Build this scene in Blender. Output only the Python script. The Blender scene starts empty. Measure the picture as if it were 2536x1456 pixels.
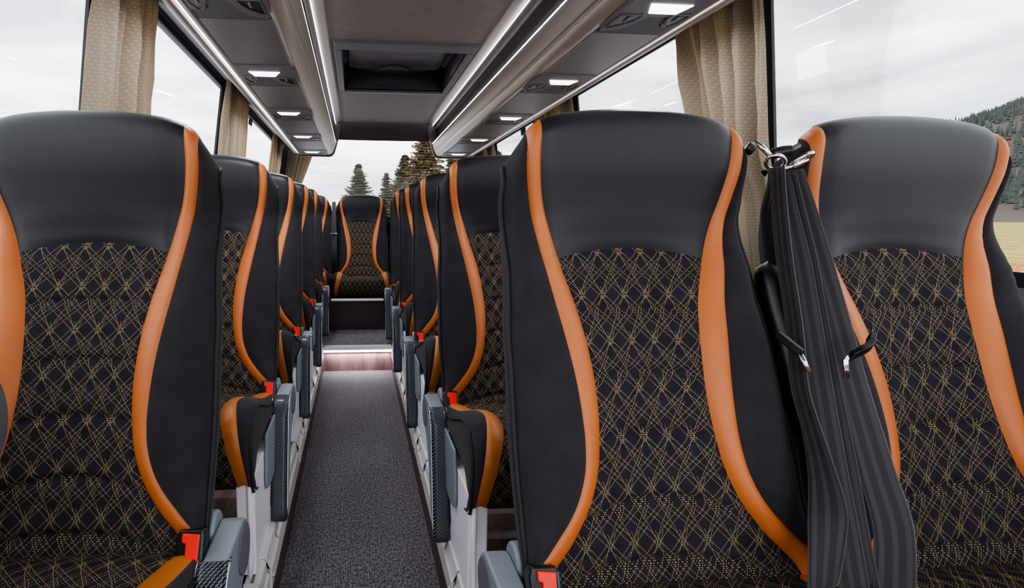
import bpy, math, random
from mathutils import Vector, Matrix
random.seed(7)
scn=bpy.context.scene
COL=scn.collection
pi=math.pi
FL=.17      # height of the seat platform over the aisle
CZ=1.067    # camera height over the aisle
SL=-.026    # fall of the roof towards the rear

# ------------------------------------------------------------------ helpers
def interp(x,T,k=1):
    if x<=T[0][0]: return T[0][k]
    n=len(T)
    for i in range(n-1):
        a,b=T[i],T[i+1]
        if x<=b[0]:
            h=b[0]-a[0]; t=(x-a[0])/h; d=(b[k]-a[k])/h
            def sl(j):
                if j<=0 or j>=n-1: return (T[min(j+1,n-1)][k]-T[max(j-1,0)][k])/(T[min(j+1,n-1)][0]-T[max(j-1,0)][0])
                return (T[j+1][k]-T[j-1][k])/(T[j+1][0]-T[j-1][0])
            m0,m1=sl(i),sl(i+1)
            return (2*t**3-3*t*t+1)*a[k]+(t**3-2*t*t+t)*h*m0+(-2*t**3+3*t*t)*b[k]+(t**3-t*t)*h*m1
    return T[-1][k]
def ss(a,b,x):
    t=max(0,min(1,(x-a)/(b-a))); return t*t*(3-2*t)
class MB:
    def __init__(s): s.v=[];s.f=[];s.uv=[];s.mi=[]
    def add(s,vs,fs,uvs=None,m=0):
        o=len(s.v); s.v+=[tuple(p) for p in vs]
        s.uv+= list(uvs) if uvs else [(p[0],p[1]) for p in vs]
        for f in fs: s.f.append([o+i for i in f]); s.mi.append(m)
    def grid(s,fn,nr,nc,uvf=None,m=0,close=False,flip=False):
        vs=[];uv=[]
        for r in range(nr+1):
            for c in range(nc+1):
                p=fn(r/nr,c/nc); vs.append(p)
                uv.append(uvf(r/nr,c/nc,p) if uvf else (c/nc,r/nr))
        w=nc+1; fs=[]
        for r in range(nr):
            for c in range(nc):
                q=[r*w+c,r*w+c+1,(r+1)*w+c+1,(r+1)*w+c]
                fs.append(q[::-1] if flip else q)
        s.add(vs,fs,uv,m)
    def box(s,x0,x1,y0,y1,z0,z1,m=0):
        vs=[(x,y,z) for z in(z0,z1) for y in(y0,y1) for x in(x0,x1)]
        s.add(vs,[(0,2,3,1),(4,5,7,6),(0,1,5,4),(2,6,7,3),(0,4,6,2),(1,3,7,5)],[(p[0],p[1]+p[2]) for p in vs],m)
    def prism(s,poly,fn,a,b,m=0,caps=True):
        # poly 2D points, fn(u,v,w)->xyz
        n=len(poly); vs=[fn(u,v,a) for u,v in poly]+[fn(u,v,b) for u,v in poly]
        fs=[(i,(i+1)%n,n+(i+1)%n,n+i) for i in range(n)]
        if caps: fs+=[tuple(range(n))[::-1],tuple(range(n,2*n))]
        uv=[(u,v) for u,v in poly]*2
        s.add(vs,fs,uv,m)
    def tube(s,pts,r,n=8,m=0,closed=False,caps=True):
        P=[Vector(p) for p in pts]; N=len(P); rings=[]
        up=Vector((.31,.21,.93)); vs=[];uv=[];L=0
        for i,p in enumerate(P):
            a=P[(i-1)%N] if (closed or i>0) else P[i]; b=P[(i+1)%N] if (closed or i<N-1) else P[i]
            t=(b-a).normalized(); x=t.cross(up)
            if x.length<1e-4: x=t.cross(Vector((1,0,0)))
            x.normalize(); y=t.cross(x); up=x.cross(t) if False else up
            rr=r[i] if isinstance(r,(list,tuple)) else r
            if i: L+=(P[i]-P[i-1]).length
            for k in range(n):
                an=2*pi*k/n; vs.append(p+rr*(math.cos(an)*x+math.sin(an)*y)); uv.append((k/n,L))
        fs=[]
        M=N if closed else N-1
        for i in range(M):
            for k in range(n):
                j=(i+1)%N; fs.append((i*n+k,i*n+(k+1)%n,j*n+(k+1)%n,j*n+k))
        if caps and not closed: fs+=[tuple(range(n))[::-1],tuple((N-1)*n+k for k in range(n))]
        s.add(vs,fs,uv,m)
    def ribbon(s,pts,wd,w,m=0,th=.0012):
        # pts centre points, wd width directions, w widths
        n=len(pts); A=[];B=[];L=[0]
        for i in range(1,n): L.append(L[-1]+(Vector(pts[i])-Vector(pts[i-1])).length)
        vs=[];uv=[];K=6
        for i in range(n):
            c=Vector(pts[i]); d=Vector(wd[i]).normalized()
            for k in range(K+1):
                q=k/K-.5; vs.append(c+d*w[i]*q); uv.append((q,L[i]))
        fs=[(i*(K+1)+k,i*(K+1)+k+1,(i+1)*(K+1)+k+1,(i+1)*(K+1)+k) for i in range(n-1) for k in range(K)]
        s.add(vs,fs,uv,m)
    def build(s,name,mat,parent=None,smooth=True,solid=0,bevel=0,subsurf=0,angle=None,loc=None):
        me=bpy.data.meshes.new(name); me.from_pydata(s.v,[],s.f)
        ul=me.uv_layers.new(name='UVMap')
        for poly in me.polygons:
            poly.use_smooth=smooth
            for li,vi in zip(poly.loop_indices,poly.vertices): ul.data[li].uv=s.uv[vi]
        mats=mat if isinstance(mat,(list,tuple)) else [mat]
        for m in mats: me.materials.append(m)
        for i,poly in enumerate(me.polygons): poly.material_index=min(s.mi[i],len(mats)-1)
        me.update()
        o=bpy.data.objects.new(name,me); COL.objects.link(o)
        if parent: o.parent=parent
        if loc: o.location=loc
        if solid:
            d=o.modifiers.new('solid','SOLIDIFY'); d.thickness=solid; d.offset=0
        if bevel:
            d=o.modifiers.new('bevel','BEVEL'); d.width=bevel; d.segments=3; d.limit_method='ANGLE'; d.angle_limit=.6
            d=o.modifiers.new('wn','WEIGHTED_NORMAL'); d.keep_sharp=True
        if subsurf:
            d=o.modifiers.new('sub','SUBSURF'); d.levels=subsurf; d.render_levels=subsurf
        return o
def tag(o,label=None,cat=None,group=None,kind=None):
    if label: o['label']=label
    if cat: o['category']=cat
    if group: o['group']=group
    if kind: o['kind']=kind
    return o
def thing(name,loc,label,cat,group=None):
    o=bpy.data.objects.new(name,None); COL.objects.link(o); o.location=loc; o.empty_display_size=.1
    return tag(o,label,cat,group)
CH={}
def children(o):
    return [c for c in bpy.data.objects if c.parent==o]
def dup(root,loc,label,group=None,name=None,rotz=None):
    r=root.copy(); COL.objects.link(r); r.location=loc; r['label']=label
    if rotz is not None: r.rotation_euler[2]=rotz
    if group: r['group']=group
    for ch in children(root):
        c=ch.copy(); COL.objects.link(c); c.parent=r
        for g in children(ch):
            d=g.copy(); COL.objects.link(d); d.parent=c
    return r

# ------------------------------------------------------------------ materials
def srgb(h):
    c=[int(h[i:i+2],16)/255 for i in(0,2,4)]
    return tuple((x/12.92 if x<=.04045 else ((x+.055)/1.055)**2.4) for x in c)+(1,)
class NT:
    def __init__(s,name):
        s.m=bpy.data.materials.new(name); s.m.use_nodes=True; s.t=s.m.node_tree; s.n=s.t.nodes
        s.b=s.n['Principled BSDF']; s.out=s.n['Material Output']
    def new(s,ty,**k):
        o=s.n.new(ty)
        for a,b in k.items(): setattr(o,a,b)
        return o
    def link(s,a,b): s.t.links.new(a,b)
    def val(s,x):
        return x
    def math(s,op,a,b=0.,c=None,clamp=False):
        o=s.new('ShaderNodeMath',operation=op); o.use_clamp=clamp
        for i,v in enumerate((a,b) if c is None else (a,b,c)):
            if isinstance(v,(int,float)): o.inputs[i].default_value=v
            else: s.link(v,o.inputs[i])
        return o.outputs[0]
    def mix(s,f,a,b):
        o=s.new('ShaderNodeMix',data_type='RGBA')
        for i,v in((0,f),(6,a),(7,b)):
            if isinstance(v,(int,float)): o.inputs[i].default_value=v
            elif isinstance(v,tuple): o.inputs[i].default_value=v
            else: s.link(v,o.inputs[i])
        return o.outputs[2]
    def noise(s,vec,scale,detail=3,rough=.5,dist=0):
        o=s.new('ShaderNodeTexNoise'); o.inputs['Scale'].default_value=scale; o.inputs['Detail'].default_value=detail
        o.inputs['Roughness'].default_value=rough; o.inputs['Distortion'].default_value=dist
        if vec is not None: s.link(vec,o.inputs['Vector'])
        return o.outputs[0]
    def coord(s,kind='Object'):
        return s.new('ShaderNodeTexCoord').outputs[kind]
    def scale(s,vec,sc):
        o=s.new('ShaderNodeMapping'); o.inputs['Scale'].default_value=sc; s.link(vec,o.inputs[0]); return o.outputs[0]
    def sep(s,vec):
        o=s.new('ShaderNodeSeparateXYZ'); s.link(vec,o.inputs[0]); return o.outputs
    def bump(s,h,strength=.3,dist=.001):
        o=s.new('ShaderNodeBump'); o.inputs['Strength'].default_value=strength; o.inputs['Distance'].default_value=dist
        s.link(h,o.inputs['Height']); s.link(o.outputs[0],s.b.inputs['Normal'])
    def base(s,c):
        if isinstance(c,tuple): s.b.inputs['Base Color'].default_value=c
        else: s.link(c,s.b.inputs['Base Color'])
    def set(s,rough=.5,metal=0,spec=.5,coat=0,sheen=0):
        s.b.inputs['Roughness'].default_value=rough; s.b.inputs['Metallic'].default_value=metal
        s.b.inputs['Specular IOR Level'].default_value=spec; s.b.inputs['Coat Weight'].default_value=coat
        s.b.inputs['Sheen Weight'].default_value=sheen
        return s
def plain(name,hexc,rough=.5,metal=0,spec=.5,coat=0,nscale=60,nstr=.08,var=.12):
    t=NT(name); c=srgb(hexc); co=t.coord()
    n=t.noise(co,nscale,4)
    d=tuple(x*(1-var) for x in c[:3])+(1,); e=tuple(min(1,x*(1+var)) for x in c[:3])+(1,)
    t.base(t.mix(n,d,e)); t.set(rough,metal,spec,coat); t.bump(n,nstr,.001); return t.m
def emis(name,col,st):
    t=NT(name); t.base((.8,.8,.8,1)); t.b.inputs['Emission Color'].default_value=col; t.b.inputs['Emission Strength'].default_value=st
    return t.m
M={}
def leather(name,hexc,rough=.4,var=.1,bump=.35,spec=.5):
    t=NT(name); co=t.coord(); c=srgb(hexc)
    v=t.new('ShaderNodeTexVoronoi',feature='SMOOTH_F1'); v.inputs['Scale'].default_value=800; t.link(co,v.inputs['Vector'])
    n=t.noise(co,14,4,.6); n2=t.noise(co,900,2)
    t.base(t.mix(n,tuple(x*(1-var) for x in c[:3])+(1,),tuple(min(1,x*(1+var)) for x in c[:3])+(1,)))
    h=t.math('ADD',v.outputs[0],t.math('MULTIPLY',n2,.4)); h=t.math('ADD',h,t.math('MULTIPLY',t.noise(co,30,3),1.6))
    t.set(rough,0,spec); t.bump(h,bump*.7,.0005); return t.m
M['leather']=leather('black_leather','1c1d23',.46,.12,.5,.4)
M['orange']=leather('orange_leather','b8662f',.5,.1,.35)
M['orange2']=leather('orange_leather_cushion','ac642a',.5,.1,.35)
def twill(name,hexc):
    t=NT(name); uv=t.coord('UV'); x,y,z=t.sep(uv)
    a=t.math('SINE',t.math('MULTIPLY',t.math('ADD',x,y),2*pi/.0026))
    b=t.math('SINE',t.math('MULTIPLY',x,2*pi/.0017))
    h=t.math('ADD',a,t.math('MULTIPLY',b,.5)); c=srgb(hexc)
    n=t.noise(t.coord(),25,4); n2=t.noise(t.coord(),700,2)
    k=t.math('ADD',t.math('MULTIPLY',a,.12),t.math('ADD',t.math('MULTIPLY',n,.4),t.math('MULTIPLY',n2,.4)),clamp=True)
    t.base(t.mix(k,tuple(x*.35 for x in c[:3])+(1,),tuple(x*1.9 for x in c[:3])+(1,)))
    t.set(.92,0,.12,0,.08); t.b.inputs['Sheen Roughness'].default_value=.5; t.bump(h,.25,.0006); return t.m
M['twill']=twill('black_twill','2d2b2f')
def quilt():
    t=NT('gold_dotted_black_fabric'); uv=t.coord('UV'); x,y,z=t.sep(uv)
    u=t.math('DIVIDE',x,.0395); yq=t.math('MULTIPLY',t.math('FLOOR',t.math('DIVIDE',y,.0023)),.0023); v=t.math('DIVIDE',yq,.0780)
    def fam(a,off,w,sgn,wob=0.):
        # distance to the lines u +- a*v = n + off
        q=t.math('ADD',u,t.math('MULTIPLY',v,a*sgn))
        if wob: q=t.math('ADD',q,t.math('MULTIPLY',t.math('SINE',t.math('MULTIPLY',v,2*pi)),wob*sgn))
        q=t.math('SUBTRACT',q,off-.5)
        fr=t.math('ABSOLUTE',t.math('SUBTRACT',t.math('FRACT',q),.5))
        return t.math('LESS_THAN',fr,w)
    ms=[]
    for sgn in(1,-1):
        ms+= [fam(1.,0.,.014,sgn,.035),fam(2.,.37,.017,sgn,.03),fam(2.,.63,.017,sgn,.03)]
    # the fine inner lines fade in and out
    gate=t.math('GREATER_THAN',t.math('SINE',t.math('ADD',t.math('MULTIPLY',v,4*pi),.8)),-.15)
    ms+=[t.math('MULTIPLY',gate,fam(1.,.13,.012,1,.035)),t.math('MULTIPLY',gate,fam(1.,.13,.012,-1,.035))]
    k=ms[0]
    for m_ in ms[1:]: k=t.math('MAXIMUM',k,m_)
    # woven dots
    row=t.math('FRACT',t.math('DIVIDE',y,.0023)); rm=t.math('LESS_THAN',row,.5)
    k=t.math('MULTIPLY',k,rm)
    g=srgb('c2aa70'); n=t.noise(t.coord(),40,3)
    rib=t.math('SINE',t.math('MULTIPLY',x,2*pi/.0022))
    bk=t.mix(t.math('ADD',t.math('MULTIPLY',rib,.15),n,clamp=True),srgb('18161d'),srgb('2f2c36'))
    t.base(t.mix(t.math('MULTIPLY',k,.8),bk,g)); t.set(.9,0,.12,0,0)
    t.bump(t.math('ADD',t.math('MULTIPLY',k,1.),t.math('MULTIPLY',rib,.2)),.35,.0005); return t.m
M['quilt']=quilt()
def carbon():
    t=NT('carbon_fibre_gloss'); uv=t.coord('UV'); x,y,z=t.sep(uv)
    a=t.math('DIVIDE',x,.0036); b=t.math('DIVIDE',y,.0048)
    s1=t.math('FRACT',t.math('MULTIPLY',t.math('ADD',a,b),.5)); w=t.math('LESS_THAN',s1,.4)
    c=t.math('ABSOLUTE',t.math('SINE',t.math('MULTIPLY',a,pi))); d=t.math('ABSOLUTE',t.math('SINE',t.math('MULTIPLY',b,pi)))
    k=t.math('MULTIPLY',w,t.math('MULTIPLY',c,d))
    t.base(t.mix(k,srgb('07080d'),srgb('8e99ab'))); t.set(.45,.0,.3,.25); t.b.inputs['Coat Roughness'].default_value=.12; return t.m
M['carbon']=carbon()
M['piping']=plain('black_piping','141318',.7,nscale=400)
M['plastic']=plain('grey_blue_plastic','79828c',.45,var=.05)
M['plasticd']=plain('dark_grey_plastic','2b2d31',.5,var=.08)
M['disc']=plain('textured_grey_disc','5d5b66',.7,nscale=500,nstr=.4)
M['white']=plain('white_powder_coat','e4e3ec',.35,spec=.5,var=.03)
M['alu']=plain('brushed_aluminium','dcdad8',.38,.2,var=.05)
M['chrome']=plain('polished_chrome','e6e6ea',.1,1,var=.02,nstr=0)
M['red']=plain('red_plastic','e8261f',.35,var=.05)
M['blackp']=plain('black_plastic','0e0f12',.35,var=.1)
M['teal']=plain('dark_teal_plastic','17565c',.4)
def satin(name,h1,rough=.38,metal=.55,dirs=(300,2,300)):
    t=NT(name); co=t.scale(t.coord(),dirs); n=t.noise(co,1,3); c=srgb(h1)
    t.base(t.mix(n,tuple(x*.85 for x in c[:3])+(1,),tuple(min(1,x*1.12) for x in c[:3])+(1,))); t.set(rough,metal,.5); t.bump(n,.12,.0006); return t.m
M['satin']=satin('satin_warm_grey_metal','a8a09c',.42,.3)
M['satin2']=satin('satin_light_metal','bdb4ae',.38,.35)
M['groove']=plain('dark_groove_trim','3f3d42',.5)
M['unit']=plain('grey_moulded_plastic','747074',.5,var=.05,nscale=900,nstr=.2)
M['lined']=None
def lined():
    t=NT('fine_lined_panel'); x,y,z=t.sep(t.coord())
    n=t.noise(t.scale(t.coord(),(1.5,330,1)),1,3,.7)
    l=t.math('SINE',t.math('MULTIPLY',y,2*pi/.006))
    k=t.math('ADD',t.math('MULTIPLY',l,.2),n,clamp=True)
    t.base(t.mix(k,srgb('656263'),srgb('9a9696'))); t.set(.42,.35,.5); t.bump(t.math('ADD',l,n),.25,.0008); return t.m
M['lined']=lined()
def knurl():
    t=NT('fine_grid_speaker_panel'); x,y,z=t.sep(t.coord())
    l=t.math('MULTIPLY',t.math('SINE',t.math('MULTIPLY',y,2*pi/.004)),t.math('SINE',t.math('MULTIPLY',x,2*pi/.004)))
    t.base(t.mix(t.math('ADD',t.math('MULTIPLY',l,.5),.5),srgb('45444a'),srgb('6f6c6e'))); t.set(.5,.1,.4); t.bump(l,.4,.0008); return t.m
M['knurl']=knurl()
def ceilm():
    t=NT('mottled_grey_roof_fabric'); co=t.coord()
    n=t.noise(t.scale(co,(9,26,9)),1,7,.7,.8); n2=t.noise(co,260,3)
    k=t.math('ADD',t.math('MULTIPLY',n,.8),t.math('MULTIPLY',n2,.25),clamp=True)
    t.base(t.mix(k,srgb('696160'),srgb('9a918e'))); t.set(.9,0,.2,0,.2); t.bump(n2,.2,.001); return t.m
M['ceil']=ceilm()
M['beam']=plain('dark_mauve_plastic','544c52',.4,var=.05)
M['hatch']=plain('hatch_grey_plastic','68676e',.5,var=.06)
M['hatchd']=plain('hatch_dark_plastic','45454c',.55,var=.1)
def carpet():
    t=NT('ribbed_dark_carpet'); co=t.coord(); x,y,z=t.sep(co)
    n=t.noise(co,300,3,.85); n2=t.noise(t.scale(co,(1,.6,1)),150,2,.75)
    r=t.math('SINE',t.math('MULTIPLY',x,2*pi/.0072))
    k=t.math('ADD',t.math('MULTIPLY',r,.10),t.math('SUBTRACT',t.math('MULTIPLY',t.math('ADD',n,n2),2.6),2.2),clamp=True)
    t.base(t.mix(k,srgb('19171c'),srgb('8f8992'))); t.set(.95,0,.15,0,.2); t.bump(t.math('ADD',n,r),.6,.002); return t.m
M['carpet']=carpet()
def wood(name,a,b,ax=(2,30,30),rough=.4,plank=None):
    t=NT(name); co=t.coord()
    n=t.noise(t.scale(co,ax),1,6,.65,.8); n2=t.noise(t.scale(co,tuple(q*6 for q in ax)),1,3,.6)
    k=t.math('ADD',t.math('MULTIPLY',n,.8),t.math('MULTIPLY',n2,.25),clamp=True)
    r=t.new('ShaderNodeValToRGB'); r.color_ramp.elements[0].position=.35; r.color_ramp.elements[1].position=.72
    r.color_ramp.elements[0].color=srgb(a); r.color_ramp.elements[1].color=srgb(b); t.link(k,r.inputs[0])
    t.base(r.outputs[0]); t.set(rough); t.bump(n2,.1,.001); return t.m
M['woodstep']=wood('red_brown_wood_step','5e4344','a07f7a',(16,1,1.5))
M['woodside']=wood('dark_red_wood_side','3a2526','5e4341',(30,1.2,30))
M['woodfloor']=wood('dark_brown_plank_floor','4d3d3a','927a72',(22,1.6,5))
M['woodriser']=wood('dark_purple_wood_riser','241a20','3d2c33',(1.6,1,22),.35)
M['wall']=plain('grey_wall_lining','77757a',.7,var=.06)
M['rubber']=plain('dark_window_rubber','25272b',.6)
M['pillar']=plain('dark_pillar_lining','393a3f',.6,var=.05)
def glassm():
    t=NT('window_glass'); g=t.new('ShaderNodeBsdfGlossy'); g.inputs['Roughness'].default_value=.01
    tr=t.new('ShaderNodeBsdfTransparent'); tr.inputs[0].default_value=(.93,.95,.96,1)
    fr=t.new('ShaderNodeFresnel'); fr.inputs[0].default_value=1.45
    mx=t.new('ShaderNodeMixShader'); t.link(t.math('MULTIPLY',fr.outputs[0],.4),mx.inputs[0]); t.link(tr.outputs[0],mx.inputs[1]); t.link(g.outputs[0],mx.inputs[2])
    t.link(mx.outputs[0],t.out.inputs[0]); return t.m
M['glass']=glassm()
def curt():
    t=NT('beige_woven_curtain'); uv=t.coord('UV'); x,y,z=t.sep(uv)
    row=t.math('FLOOR',t.math('DIVIDE',y,.0098))
    xx=t.math('FRACT',t.math('ADD',t.math('DIVIDE',x,.017),t.math('MULTIPLY',row,.37)))
    yy=t.math('FRACT',t.math('DIVIDE',y,.0098))
    dash=t.math('MULTIPLY',t.math('LESS_THAN',xx,.42),t.math('LESS_THAN',yy,.14))
    n=t.noise(t.coord(),350,3); 
    b=t.mix(n,srgb('7b6e60'),srgb('a39585'))
    col=t.mix(t.math('MULTIPLY',dash,.6),b,srgb('e2cfa0'))
    t.base(col); t.set(.85,0,.2,0,.3)
    tl=t.new('ShaderNodeBsdfTranslucent'); t.link(t.mix(.5,col,srgb('c9a468')),tl.inputs[0])
    mx=t.new('ShaderNodeMixShader'); mx.inputs[0].default_value=.15; t.link(t.b.outputs[0],mx.inputs[1]); t.link(tl.outputs[0],mx.inputs[2]); t.link(mx.outputs[0],t.out.inputs[0])
    t.bump(n,.3,.0008); return t.m
M['curtain']=curt()
def beltm():
    t=NT('striped_belt_webbing'); uv=t.coord('UV'); x,y,z=t.sep(uv)
    s=t.math('LESS_THAN',t.math('ABSOLUTE',t.math('SUBTRACT',t.math('FRACT',t.math('ADD',t.math('MULTIPLY',x,3.),.5)),.5)),.2)
    w=t.math('SINE',t.math('MULTIPLY',y,2*pi/.0022))
    ed=t.math('GREATER_THAN',t.math('ABSOLUTE',x),.47)
    c=t.mix(t.math('MULTIPLY',s,.85),srgb('121115'),srgb('322e36')); c=t.mix(t.math('MULTIPLY',ed,.7),c,srgb('4c4c55'))
    c=t.mix(t.math('MULTIPLY',t.math('ADD',w,1.),.14),c,srgb('0c0b0e'))
    t.base(c); t.set(.6,0,.35,0,.2); t.bump(w,.3,.0005); return t.m
M['belt']=beltm()
M['strip']=emis('led_strip_light',(1,.93,.90,1),13)
M['read']=emis('reading_lamp_light',(.93,.94,1,1),5)
M['steplight']=emis('step_edge_light',(1,.96,1,1),7)
M['sticker']=plain('green_sticker','20403a',.5)

# ------------------------------------------------------------------ seat
# z -> inner edge of orange band, outer edge, pipe  (half widths); z is height over aisle
HW=[(.50,.204,.226,.227),(.53,.196,.225,.2265),(.552,.177,.220,.227),(.575,.154,.194,.228),(.62,.123,.155,.2295),(.666,.105,.134,.231),(.712,.097,.127,.231),
    (.76,.0935,.1275,.230),(.812,.095,.132,.228),(.865,.101,.140,.227),(.917,.111,.149,.221),(.972,.127,.160,.218),(1.03,.143,.171,.218),
    (1.09,.160,.184,.221),(1.143,.168,.192,.216),(1.18,.169,.192,.209),(1.215,.166,.189,.200),(1.25,.155,.182,.190)]
PR=[(.42,-.03),(.50,.012),(.53,.03),(.6,.062),(.7,.102),(.8,.144),(.86,.172),(.93,.208),(1.0,.234),(1.06,.240),(1.1,.237),(1.15,.231),(1.2,.231),(1.25,.240)]
ZT=[(0,1.247),(.06,1.245),(.12,1.238),(.16,1.228),(.170,1.222),(.185,1.212),(.197,1.19),(.210,1.16),(.225,1.12)]
TH=[(.5,.08),(.7,.085),(.95,.075),(1.1,.075),(1.25,.06)]
def zt(a): return interp(abs(a),ZT)
SEAMS=[(.905,.006),(.808,.008),(.719,.014),(.626,.022),(.545,.012)]
def front(s,z):
    """depth of the front skin of the backrest"""
    a=abs(s); i=interp(z,HW,1); o=interp(z,HW,2); p=interp(z,HW,3)
    h=ss(.96,1.07,z)
    if a<=i:
        t=a/i; lo=-.012*t*t; hi=-.006*t**3
    elif a<=o:
        t=(a-i)/(o-i+1e-6); lo=-.012-.016*t; hi=-.006+.001*t
    else:
        t=min(1,(a-o)/(p-o+1e-6)); lo=-.028-.012*math.sin(pi*t*.8)+.034*t*t*t; hi=-.005-.006*math.sin(pi*t*.8)+.040*t*t
    y=interp(z,PR)+lo*(1-h)+hi*h
    # seam creases beside the bands
    for e in(i,o):
        y+=.0035*math.exp(-((a-e)/.0035)**2)
    zl=1.006-.017*(a/i)**2
    if a<i+.002:
        fd=1-(a/i)**8; y+=.007*math.exp(-((z-zl)/.006)**2)*fd
        if z>zl: y-=.007*ss(0,.07,z-zl)*(1-(a/i)**6)
        else:
            for zc,arc in SEAMS:
                d=z-(zc-arc*(a/.12)**2); y+=.008*math.exp(-(d/.0055)**2)*fd
            y-=.003*fd
    return y
def backpt(s,z0,k,ztop):
    """point for a column at half width s; k<=1 front skin to the top, 1..2 rolls over the top"""
    R=.034
    return None
def col_point(fs,side,zb,v,lo,hi):
    """v 0..1 goes up the front from zb; then rounds over the top. lo/hi pick the band edges"""
    RT=.035; zmax=None
    # top height for this column (iterate since width depends on z)
    z=1.2
    for _ in range(3):
        s=_edge(lo,z)+( _edge(hi,z)-_edge(lo,z))*fs; z=zt(s)
    top=zt(s); L=(top-RT)-zb; A=RT*pi/2; d=v*(L+A)
    if d<=L:
        z=zb+d; s=_edge(lo,z)+(_edge(hi,z)-_edge(lo,z))*fs
        return (side*s,front(s,z),z,d)
    th=(d-L)/RT; z=top-RT+RT*math.sin(th); zz=top-RT
    s2=_edge(lo,zz)+(_edge(hi,zz)-_edge(lo,zz))*fs
    s3=s2*(1-.03*(1-math.cos(th)))
    return (side*s3,front(s2,zz)+(RT)*(1-math.cos(th))*1.1,z,d)
def _edge(e,z):
    return 0. if e==0 else interp(z,HW,e)
def shell_y(s,z): return interp(z,PR)+interp(z,TH)
def seat_mats(dim=0): return M
def make_back(T,side_detail=True,hinge_side=-1):
    B=Vector((0,0,FL))
    def P(p): return (p[0],p[1],p[2]-FL)
    # quilted centre
    mb=MB()
    def q(r,c):
        f=c*2-1; 
        z0=.475; fa=abs(f)
        zl=1.006-.017*fa*fa; z=z0+(zl-z0)*r; s=f*interp(z,HW,1); return (s,front(s,z),z-FL)
    mb.grid(q,110,22,lambda r,c,p:(p[0],p[2]*1.08))
    mb.build('quilted_panel',M['quilt'],T)
    # leather headrest
    mb=MB()
    def hd(r,c):
        f=c*2-1; fa=abs(f); sd=1 if f>=0 else -1
        zl=1.006-.017*fa*fa
        p=col_point(fa,sd,zl,r,0,1); return P(p)
    mb.grid(hd,34,26,lambda r,c,p:(p[0],p[2]))
    mb.build('headrest_panel',M['leather'],T)
    for sd in(-1,1):
        mb=MB()
        def bd(r,c):
            p=col_point(c,sd,.512,r,1,2)
            w=.0022*math.sin(p[2]*330+c*1.5)*math.exp(-((p[2]-1.0)/.035)**2)*math.sin(pi*c)
            puff=-.0035*math.sin(pi*c)
            return P((p[0],p[1]+w+puff,p[2]))
        mb.grid(bd,90,8,lambda r,c,p:(p[0],p[2]),flip=sd<0)
        mb.build('orange_band',M['orange'],T)
        mb=MB()
        def wg(r,c):
            p=col_point(c,sd,.535,r,2,3); 
            w=.0018*math.sin(p[2]*300+c*2)*math.exp(-((p[2]-.975)/.03)**2)*c
            return P((p[0],p[1]+w,p[2]))
        mb.grid(wg,80,12,lambda r,c,p:(p[0]*1.0,p[2]),flip=sd<0)
        # side gusset from the piping to the back shell
        def gs(r,c):
            p=col_point(1,sd,.475,r,2,3); yb=shell_y(p[0],min(p[2],1.2))
            y=p[1]+(max(yb,p[1]+.02)-p[1])*c; bul=.005*math.sin(pi*min(1,c*1.0))-.016*c*c
            return P((p[0]+sd*bul*(1 if p[2]<1.19 else .4),y,p[2]-.012*c*c*(1 if p[2]>1.15 else 0)))
        mb.grid(gs,60,8,lambda r,c,p:(p[1],p[2]),flip=sd<0)
        mb.build('side_bolster',M['twill'],T)
        pts=[]
        for k in range(61):
            p=col_point(1,sd,.49,k/60*.97,2,3); pts.append((p[0]+sd*.002,p[1]-.001,p[2]-FL))
        mb=MB(); mb.tube(pts,.0045,8); mb.build('piping',M['piping'],T)
    # back shell
    mb=MB()
    def bs(r,c):
        f=c*2-1; fa=abs(f); z=.44+(1.205-.44)*r; w=interp(z,HW,3)*(.93-.2*ss(.78,.97,r))
        s=f*w; y=shell_y(s,z)+.012*(1-fa**4); zz=z+.03*(1-fa**2)*ss(.9,1,r)
        return (s,y,zz-FL)
    mb.grid(bs,30,14,flip=True)
    mb.build('back_shell',M['plasticd'],T,solid=.006)
    # bulging grip behind the headrest with its light rim
    mb=MB()
    def gp(r,c):
        z=1.025+(1.165-1.025)*r; th=(c*2-1); w=interp(z,HW,3)-.012+.010*math.sin(pi*r)**.6
        s=th*w; y=shell_y(s,z)+.004+.028*(1-abs(th)**3)
        return (s,y-.028,z-FL)
    mb.grid(gp,14,20,flip=True); g=mb.build('grip_rim',M['blackp'],T,solid=.008)
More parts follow.
